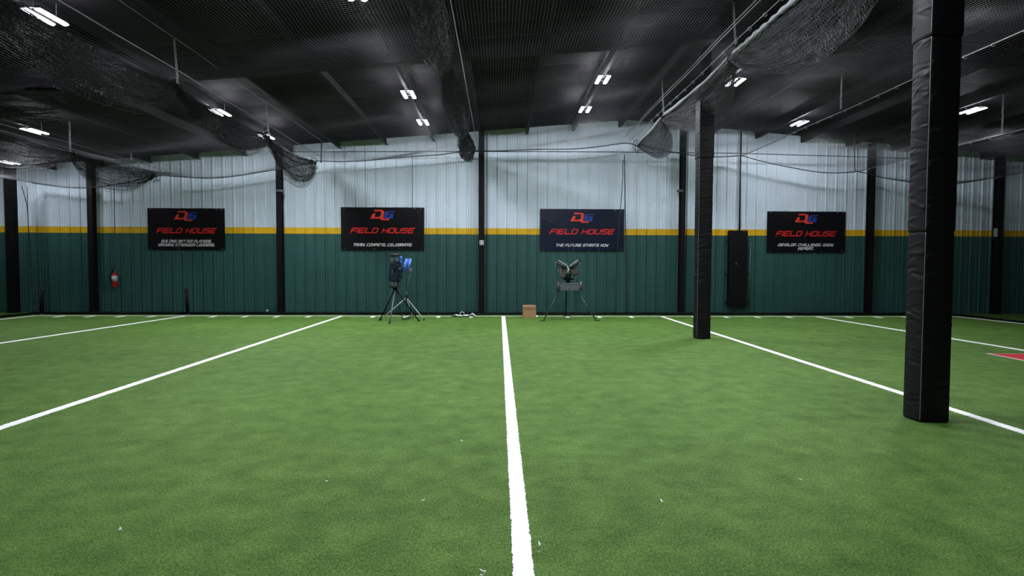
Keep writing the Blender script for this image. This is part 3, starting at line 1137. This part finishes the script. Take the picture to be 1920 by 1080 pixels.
def cord(name, pts, r, label, m='blackrope', cat='cord'):
    pts = np.array(pts, dtype=float)
    k = np.linspace(0, len(pts) - 1, len(pts) * 8)
    i = np.arange(len(pts))
    P = np.stack([np.interp(k, i, pts[:, q]) for q in range(3)], 1)
    for _ in range(4):
        P[1:-1] = (P[:-2] + 2 * P[1:-1] + P[2:]) / 4
    o = MB().tube(P, r, 6).build(name, M[m], None, True)
    return tag(o, label, cat)


yc = YN - .06
px = lambda x, y: at(x, y, 1, yc)
cord('cord', [px(214, 350), px(215, 430), px(216, 504)], .010, 'straight black cord hanging down to the fire extinguisher')
cord('cord', [px(217, 541), px(219, 560), px(218, 575), px(211, 583), px(195, 585)], .011, 'black cord curling to the floor under the fire extinguisher')
cord('cord', [px(41, 349), px(52, 390), px(55, 470), px(59, 540), px(66, 578), px(74, 585)], .011, 'black cord hanging down the net left of the far left stake, curving at its foot')
cord('cord', [px(51, 349), px(53, 420), px(60, 500), px(70, 545), px(80, 580), px(92, 586)], .009, 'thinner black cord slanting down to the foot of the far left stake')
cord('cord', [px(1168, 300), px(1167, 350), px(1159, 440), px(1156, 520), px(1154, 588)], .012, 'black rope hanging down the net right of the third banner, the nearer to the banner')
cord('cord', [px(1171, 290), px(1172, 380), px(1173, 470), px(1176, 589)], .016, 'knotted black rope hanging straight down right of the third banner')
cord('cord', [px(773, 290), px(773, 390)], .009, 'thin black cord hanging from the net edge above the second banner')
cord('cord', [px(1389, 292), px(1388, 430)], .016, 'thin black pole standing above the electrical cabinet', cat='pole')
cord('cord', [px(603, 268), px(602, 305)], .02, 'short black drop post at the end of the scalloped left net bundle', cat='pole')
cord('cord', [px(1602, 250), px(1603, 322)], .016, 'short dark drop post meeting the cable left of the big padded column', cat='pole')

# stakes at the foot of the net
for (x0, y0), (x1, y1), lb in (((78, 588), (80, 542), 'short black stake at the far left corner of the net'),
                               ((352, 589), (349, 540), 'short black stake at the net foot below the first banner')):
    a, c = at(x0, y0, 1, YN - .12), at(x1, y1, 1, YN - .12)
    s = thing('net_stake', lb, 'stake', (a[0], YN - .12, 0), group='black stakes at the net foot')
    v = np.array([c[0] - a[0], 0, c[2]])
    MB().tube([(0, 0, .03), tuple(v * .98)], [.052, .042], 10).build('shaft', M['black'], s, True)
    MB().lathe([(.09, .0), (.09, .012), (.055, .035)], seg=14).build('foot', M['blackrope'], s, True)
    MB().lathe([(.043, 0), (.048, .01), (.03, .03)], tuple(v * .97), 10).build('cap', M['rubber'], s, True)

# electrical cabinet with conduits
p0, p1 = at(1368, 432, 1, YW - .2), at(1400, 573, 1, YW - .2)
W, H = p1[0] - p0[0], p0[2] - p1[2]
ec = thing('electrical_cabinet', 'tall black electrical cabinet on the wall right of the far padded column', 'cabinet', ((p0[0] + p1[0]) / 2, YW - .05, p1[2]))
MB().box((0, -.075, H / 2), (W, .15, H), bev=.01).build('body', M['black'], ec)
dr = MB().box((0, -.156, H / 2), (W - .03, .014, H - .04), bev=.004).build('door', M['steelblack'], ec)
MB().box((-W * .12, -.17, H * .56), (.035, .02, .06), bev=.004).build('latch', M['zinc'], dr)
for z in (.1, H * .42, H * .86):
    MB().box((W / 2 + .05, -.05, z), (.14, .03, .03)).build('bracket', M['steelblack'], ec)
    MB().box((-W / 2 - .04, -.05, z), (.10, .03, .03)).build('bracket', M['steelblack'], ec)
MB().tube([(W / 2 + .12, -.05, -.16), (W / 2 + .12, -.05, H * .86)], .022, 8).build('conduit', M['gunmetal'], ec, True)
MB().tube([(W * .1, -.05, H), (W * .1, -.05, float(roof(7.3)) - p1[2] - .05)], .025, 8).build('conduit', M['black'], ec, True)

# cardboard box and the ball beside it
bx = thing('cardboard_box', 'brown cardboard box on the turf left of the grey pitching machine', 'box', (.845, 16.40, 0), .06)
MB().box((0, 0, .165), (.355, .30, .33), bev=.004).build('carton', M['card'], bx)
MB().box((0, -.152, .262), (.33, .004, .045)).build('tape', M['tape'], bx)
MB().box((0, 0, .3315), (.05, .302, .003)).build('tape', M['tape'], bx)
b = MB()
b.box((0, .06, .333), (.352, .17, .004), Matrix.Rotation(.05, 4, 'X'))
b.build('flap', M['card'], bx)
p = at(1006, 596, 2, 0)
o = MB().lathe([(.036 * math.sin(a), .036 - .036 * math.cos(a)) for a in np.linspace(.05, PI - .05, 12)], seg=16).build('ball', M['whiteplastic'], None, True, loc=(p[0] + .01, p[1] - .05, .006))
tag(o, 'small white ball on the turf beside the cardboard box', 'ball')

# crumpled clear plastic with a looped strap
p0, p1 = at(845, 594, 2, 0), at(892, 593, 2, 0)
pl = thing('plastic_sheet', 'crumpled clear plastic lying on the turf at the net foot left of the central post', 'plastic', ((p0[0] + p1[0]) / 2, 16.62, 0))
g = np.random.default_rng(9)
u = np.linspace(-.40, .40, 34)
v = np.linspace(-.12, .12, 12)
U, V = np.meshgrid(u, v, indexing='ij')
Z = .015 + .035 * np.abs(np.sin(U * 13 + V * 9) * np.cos(U * 7 - V * 15)) + g.uniform(0, .016, U.shape) + .05 * np.exp(-((U - .28) / .06) ** 2)
Z *= np.clip((1.02 - np.abs(U) / .40) * 2.5, .15, 1)
MB().grid(np.stack([U + .02 * np.sin(V * 30), V, Z], -1)).build('sheet', M['poly'], pl)
MB().torus((-.03, -.03, .075), .062, .007, Matrix.Rotation(PI / 2, 4, 'X') @ Matrix.Rotation(.4, 4, 'Y'), 20, 6).build('loop', M['whiteplastic'], pl, True)
# small pale valve by the net foot
p = at(501, 581, 1, YN + .3)
o = MB().lathe([(.05, 0), (.05, .02), (.025, .03), (.025, .07), (.045, .09), (.02, .12)], seg=12).build('floor_valve', M['label'], None, True, loc=(p[0], YN + .3, 0.0))
tag(o, 'small pale fitting on the floor just left of the post between first and second banners', 'fitting')

# ------------------------------------------------------------------ navy two-wheel pitching machine
def wheel(b_tyre, b_hub, c, R, w, rot):
    b_tyre.lathe([(R * .62, -w / 2), (R * .9, -w / 2), (R, -w * .3), (R, w * .3), (R * .9, w / 2), (R * .62, w / 2)], c, 28, rot)
    b_hub.lathe([(R * .15, -w * .55), (R * .61, -w * .42), (R * .61, w * .42), (R * .15, w * .55)], c, 20, rot)


hub = at(740, 545, 1, 15.35)
pm = thing('pitching_machine', 'navy pitching machine with upper and lower wheels on a black tripod', 'pitching machine', (hub[0], 15.35, 0))
X0, Z1 = hub[0], hub[2]
loc = lambda x, y, d=0.0: tuple(at(x, y, 1, 15.35 + d) - np.array([X0, 15.35, 0]))
foot = lambda x, y: tuple(at(x, y, 2, .02) - np.array([X0, 15.35, 0]))
apex = loc(741, 541)
for f, mk in ((foot(712.5, 599.5), 'black'), (foot(730.5, 605), 'greymetal'), (foot(785, 601), 'black')):
    lg = MB().tube([apex, f], .016, 10).build('leg', M[mk], pm, True)
    MB().lathe([(.026, -.02), (.026, .02), (.015, .045)], f, 12).build('foot', M['rubber'], lg, True)
MB().lathe([(.05, -.05), (.06, -.03), (.06, .03), (.035, .07)], apex, 16).build('tripod_head', M['black'], pm, True)
for zc, nm, rad in ((loc(740.5, 478)[2], 'upper', .135), (loc(738.5, 536)[2], 'lower', .142)):
    t1, t2 = MB(), MB()
    wheel(t1, t2, (0, 0, 0), rad, .075, Matrix.Rotation(.06, 4, 'X'))
    cx = loc(740.5, 478)[0] if nm == 'upper' else loc(738.5, 536)[0]
    w = t1.build('wheel', M['rubber'], pm, True, (cx, 0, zc))
    t2.build('wheel_hub', M['gunmetal'], w, True)
b = MB()
c1, c2 = loc(744, 489), loc(742, 530)
b.box(((c1[0] + c2[0]) / 2 + .02, .02, (c1[2] + c2[2]) / 2), (.19, .14, c1[2] - c2[2]), Matrix.Rotation(.06, 4, 'Y'), .012)
b.box((loc(739, 500)[0], -.03, loc(739, 499)[2]), (.17, .16, .16), None, .014)
b.box((loc(738, 518)[0], -.03, loc(738, 520)[2]), (.22, .16, .22), Matrix.Rotation(.05, 4, 'Y'), .014)
b.build('frame', M['navy'], pm)
for x, y, w in ((736, 486, .055), (745, 486, .055), (736.5, 529, .06), (743, 529, .06)):
    q = loc(x, y)
    MB().box((q[0], -.05, q[2]), (w, .08, .13), None, .006).build('motor_mount', M['gunmetal'], pm)
b = MB()
q = loc(752, 484)
b.lathe([(.03, -.05), (.038, -.045), (.038, .045), (.03, .05)], (q[0], -.03, q[2]), 14)
b.lathe([(.022, -.06), (.026, -.05), (.026, .06)], (q[0], -.03, q[2] - .08), 14)
b.build('motor', M['blue'], pm, True)
for x, y, rr in ((741, 492, .010), (749, 491, .010), (737, 507, .012), (751, 523, .012), (740, 514, .010), (748, 513, .010)):
    q = loc(x, y)
    MB().lathe([(rr * .8, -.03), (rr, -.02), (rr * .8, .03)], (q[0], -.11, q[2]), 10, Matrix.Rotation(PI / 2, 4, 'X')).build('knob', M['machine'], pm, True)
for x, y0, y1 in ((733, 499, 512), (746, 495, 527), (751, 506, 530)):       # side plates and guards between the wheels
    a, c = loc(x, y0), loc(x, y1)
    MB().box((a[0], -.085, (a[2] + c[2]) / 2), (.05, .06, a[2] - c[2]), Matrix.Rotation(.05, 4, 'Y'), .008).build('side_plate', M['navy'], pm)
q = loc(750, 504)
MB().box((q[0] + .01, -.10, q[2]), (.05, .04, .05), None, .006).build('control_box', M['greymetal'], pm)
q0, q1 = loc(756, 500), loc(750, 520)
MB().tube([loc(752, 523), loc(754, 505), loc(757, 494)], .018, 8).build('feed_arm', M['navy'], pm, True)
t = np.linspace(0, 1, 30)
A, B, C_ = np.array(loc(743, 545)), np.array(loc(748, 575)), np.array(foot(755, 598))
MB().tube([tuple(A * (1 - q) ** 2 + 2 * B * q * (1 - q) + C_ * q * q) for q in t], .008, 6).build('power_cord', M['blackrope'], pm, True)

# ball feeder on its own silver tripod, just behind
hb = at(762, 556, 1, 15.75)
bf = thing('ball_feeder', 'blue ball feeder on a silver tripod behind the navy pitching machine', 'ball feeder', (hb[0], 15.75, 0))
lo2 = lambda x, y, d=0.0: tuple(at(x, y, 1, 15.75 + d) - np.array([hb[0], 15.75, 0]))
ft2 = lambda x, y: tuple(at(x, y, 2, .02) - np.array([hb[0], 15.75, 0]))
ap = lo2(762, 558)
for f in (ft2(714, 599), ft2(795, 599.5), ft2(775, 594.5)):
    lg = MB().tube([ap, f], .013, 10).build('leg', M['silver'], bf, True)
    MB().lathe([(.02, -.02), (.02, .02), (.012, .03)], f, 10).build('foot', M['rubber'], lg, True)
MB().tube([lo2(762.5, 547), lo2(762, 561)], .032, 10).build('tripod_collar', M['navy'], bf, True)
MB().tube([lo2(762.5, 550), lo2(766, 527), lo2(770, 512)], .008, 8).build('pole', M['greymetal'], bf, True)
for i, (xa, xb) in enumerate(((756, 762.5), (760, 766.5), (764, 770.5))):
    a, c = lo2(xb, 485, .02 * (i % 2)), lo2(xa, 507, .02 * (i % 2))
    MB().tube([a, c], .030, 12).build('ball_chute', M['paleblue' if i % 2 == 0 else 'blue'], bf, True)
MB().tube([lo2(757, 492), lo2(760, 497), lo2(761, 504), lo2(757, 511)], .022, 8).build('chute_ring', M['blue'], bf, True)
q = lo2(770, 507)
MB().box((q[0], 0, q[2]), (.10, .09, .09), None, .01).build('control_box', M['gunmetal'], bf)
q0 = np.array(lo2(765, 562))
pts = [lo2(771, 510), lo2(772, 540), lo2(770, 580), ft2(770, 597), ft2(760, 596), ft2(752, 600), ft2(764, 599), ft2(772, 595), ft2(760, 594)]
k = np.linspace(0, len(pts) - 1, 60)
P = np.stack([np.interp(k, np.arange(len(pts)), np.array(pts)[:, q]) for q in range(3)], 1)
for _ in range(3):
    P[1:-1] = (P[:-2] + 2 * P[1:-1] + P[2:]) / 4
P[:, 2] = np.maximum(P[:, 2], .015)
MB().tube(P, .008, 6).build('power_cord', M['blackrope'], bf, True)

# ------------------------------------------------------------------ grey three-wheel pitching machine
ht = at(1067, 540, 1, 15.6)
gm = thing('pitching_machine', 'grey pitching machine with two tilted wheels in a V and splayed tripod legs', 'pitching machine', (ht[0], 15.6, 0))
lo = lambda x, y, d=0.0: tuple(at(x, y, 1, 15.6 + d) - np.array([ht[0], 15.6, 0]))
ft = lambda x, y: tuple(at(x, y, 2, .02) - np.array([ht[0], 15.6, 0]))
for top, f, mk in ((lo(1048.5, 546), ft(1019.5, 600.5), 'greenleg'), (lo(1083.5, 547), ft(1117.5, 600.5), 'greenleg'), (lo(1062, 547, .1), ft(1060, 592), 'black')):
    lg = MB().tube([top, f], .017, 10).build('leg', M[mk], gm, True)
    b = MB()
    b.box((f[0] + (.03 if f[0] < 0 else -.03) * -1, f[1], f[2] - .006), (.13, .05, .02), None, .006)
    b.build('foot', M['rubber'], lg)
b = MB()
a, c = lo(1049, 543), lo(1086, 534)
b.box(((a[0] + c[0]) / 2, 0, (a[2] + c[2]) / 2), (c[0] - a[0], .16, c[2] - a[2] + .05), None, .012)
b.box(((a[0] + c[0]) / 2, -.02, c[2] + .03), (c[0] - a[0] - .04, .14, .03), None, .006)
b.build('cross_beam', M['greymetal'], gm)
for x, y in ((1051, 540), (1058, 541), (1066, 540), (1075, 541), (1083, 540)):
    q = lo(x, y)
    MB().lathe([(.012, -.008), (.012, .008)], (q[0], -.085, q[2]), 10, Matrix.Rotation(PI / 2, 4, 'X')).build('bolt', M['chrome'], gm)
for x in (1046.5, 1088.5):
    q = lo(x, 536.5)
    t1, t2 = MB(), MB()
    wheel(t1, t2, (0, 0, 0), .135, .075, Matrix.Rotation(PI / 2, 4, 'Y'))
    w = t1.build('transport_wheel', M['tyre'], gm, True, (q[0], .05, q[2]))
    t2.build('wheel_hub', M['gunmetal'], w, True)
b = MB()
a = lo(1057, 510)
b.box((a[0], .02, a[2]), (.22, .18, .20), Matrix.Rotation(.25, 4, 'Y'), .03)
a = lo(1054, 516)
b.box((a[0], 0, a[2]), (.16, .16, .14), None, .02)
b.build('motor_shell', M['machine'], gm)
a = lo(1077, 509)
MB().box((a[0], .02, a[2]), (.22, .18, .20), Matrix.Rotation(-.25, 4, 'Y'), .03).build('motor_shell', M['machine'], gm)
for s, (xa, ya), (xb, yb) in ((1, (1044, 491.5), (1062, 503)), (-1, (1085, 491), (1069, 503))):
    A, B = np.array(lo(xa, ya)), np.array(lo(xb, yb))
    mid = (A + B) / 2
    L = np.linalg.norm(B - A)
    ang = math.atan2(B[2] - A[2], B[0] - A[0])
    t1, t2 = MB(), MB()
    rot = Matrix.Rotation(-ang, 4, 'Y') @ Matrix.Rotation(.12, 4, 'X')
    wheel(t1, t2, (0, 0, 0), L / 2 * 1.05, .07, rot)
    w = t1.build('pitching_wheel', M['rubber'], gm, True, tuple(mid))
    t2.build('wheel_hub', M['greymetal'], w, True)
    off = np.array([math.sin(ang) * .062 * -1, 0, math.cos(ang) * .062])
    if off[2] < 0: off = -off
    MB().box(tuple(mid + off + np.array([0, -.10, 0])), (L * .98, .03, .025), Matrix.Rotation(-ang, 4, 'Y'), .004).build('wheel_guard', M['silver'], gm)
    e = A - (B - A) / L * .03
    MB().tube([tuple(e + np.array([.02 * s, 0, 0])), tuple(e + np.array([-.015 * s, -.02, -.10])), tuple(e + np.array([.06 * s, -.02, -.21]))], .012, 8).build('guard_strut', M['greymetal'], gm, True)
b = MB()
b.lathe([(.03, -.22), (.045, -.20), (.075, -.02), (.08, .10)], lo(1065, 520), 16)
b.box(lo(1066, 523), (.28, .08, .05), None, .01)
b.build('pivot_head', M['black'], gm, True)
b = MB()
b.tube([lo(1064, 512, -.1), lo(1066, 506, -.1), lo(1064, 500, -.05)], .022, 8)
b.build('ball_tube', M['silver'], gm, True)
for x, y in ((1061.5, 493), (1045, 505), (1046, 508), (1086, 505), (1071, 499)):
    q = lo(x, y)
    MB().lathe([(.008, -.02), (.018, -.012), (.018, .012), (.008, .02)], (q[0], -.1, q[2]), 10).build('knob', M['chrome'], gm, True)
for x0, y0, x1, y1 in ((1051, 516, 1050, 535), (1080, 513, 1079, 535), (1055, 518, 1054, 535), (1077, 513, 1076, 535)):
    MB().tube([lo(x0, y0), lo(x1, y1)], .012, 8).build('riser', M['greymetal'], gm, True)
q0 = lo(1086, 490)
MB().tube([q0, lo(1090, 490)], [.014, .022], 8).build('grip', M['black'], gm, True)
pts = [lo(1077, 545), lo(1079, 565), lo(1077, 580), lo(1070, 587), ft(1062, 592)]
k = np.linspace(0, len(pts) - 1, 50)
P = np.stack([np.interp(k, np.arange(len(pts)), np.array(pts)[:, q]) for q in range(3)], 1)
for _ in range(6):
    P[1:-1] = (P[:-2] + 2 * P[1:-1] + P[2:]) / 4
MB().tube(P, .012, 6).build('power_cord', M['blackrope'], gm, True)
MB().tube([lo(1053, 545), lo(1054, 565), lo(1057, 585), ft(1060, 593)], .006, 6).build('control_cord', M['blackrope'], gm, True)
q = ft(1063, 591)
MB().box((q[0], q[1], .05), (.22, .14, .08), None, .012).build('foot_box', M['black'], gm)

# flecks of torn white tape scattered on the turf
b = MB()
g = np.random.default_rng(5)
for x, y in ((740, 830), (865, 827), (612, 903), (793, 939), (905, 1072), (903, 1080), (1010, 1036), (1011, 1021), (305, 735), (318, 745), (1278, 762), (1275, 713), (1152, 666), (300, 860), (225, 993),
             (1330, 722), (640, 700), (430, 790), (1500, 900), (1240, 940)):
    p = at(x, y, 2, .012)
    a = g.uniform(0, 6.28)
    for q in range(2):
        d = np.array([math.cos(a + q), math.sin(a + q), .3]) * g.uniform(.008, .016)
        w = np.array([-math.sin(a), math.cos(a), .1]) * .003
        c = p + np.array([.004 * q, 0, .006])
        b.add([c - d - w, c + d - w, c + d + w, c - d + w], [(0, 1, 2, 3)])
tag(b.build('white_debris', M['whiteplastic']), 'tiny white flecks scattered over the green turf', 'debris', kind='stuff')
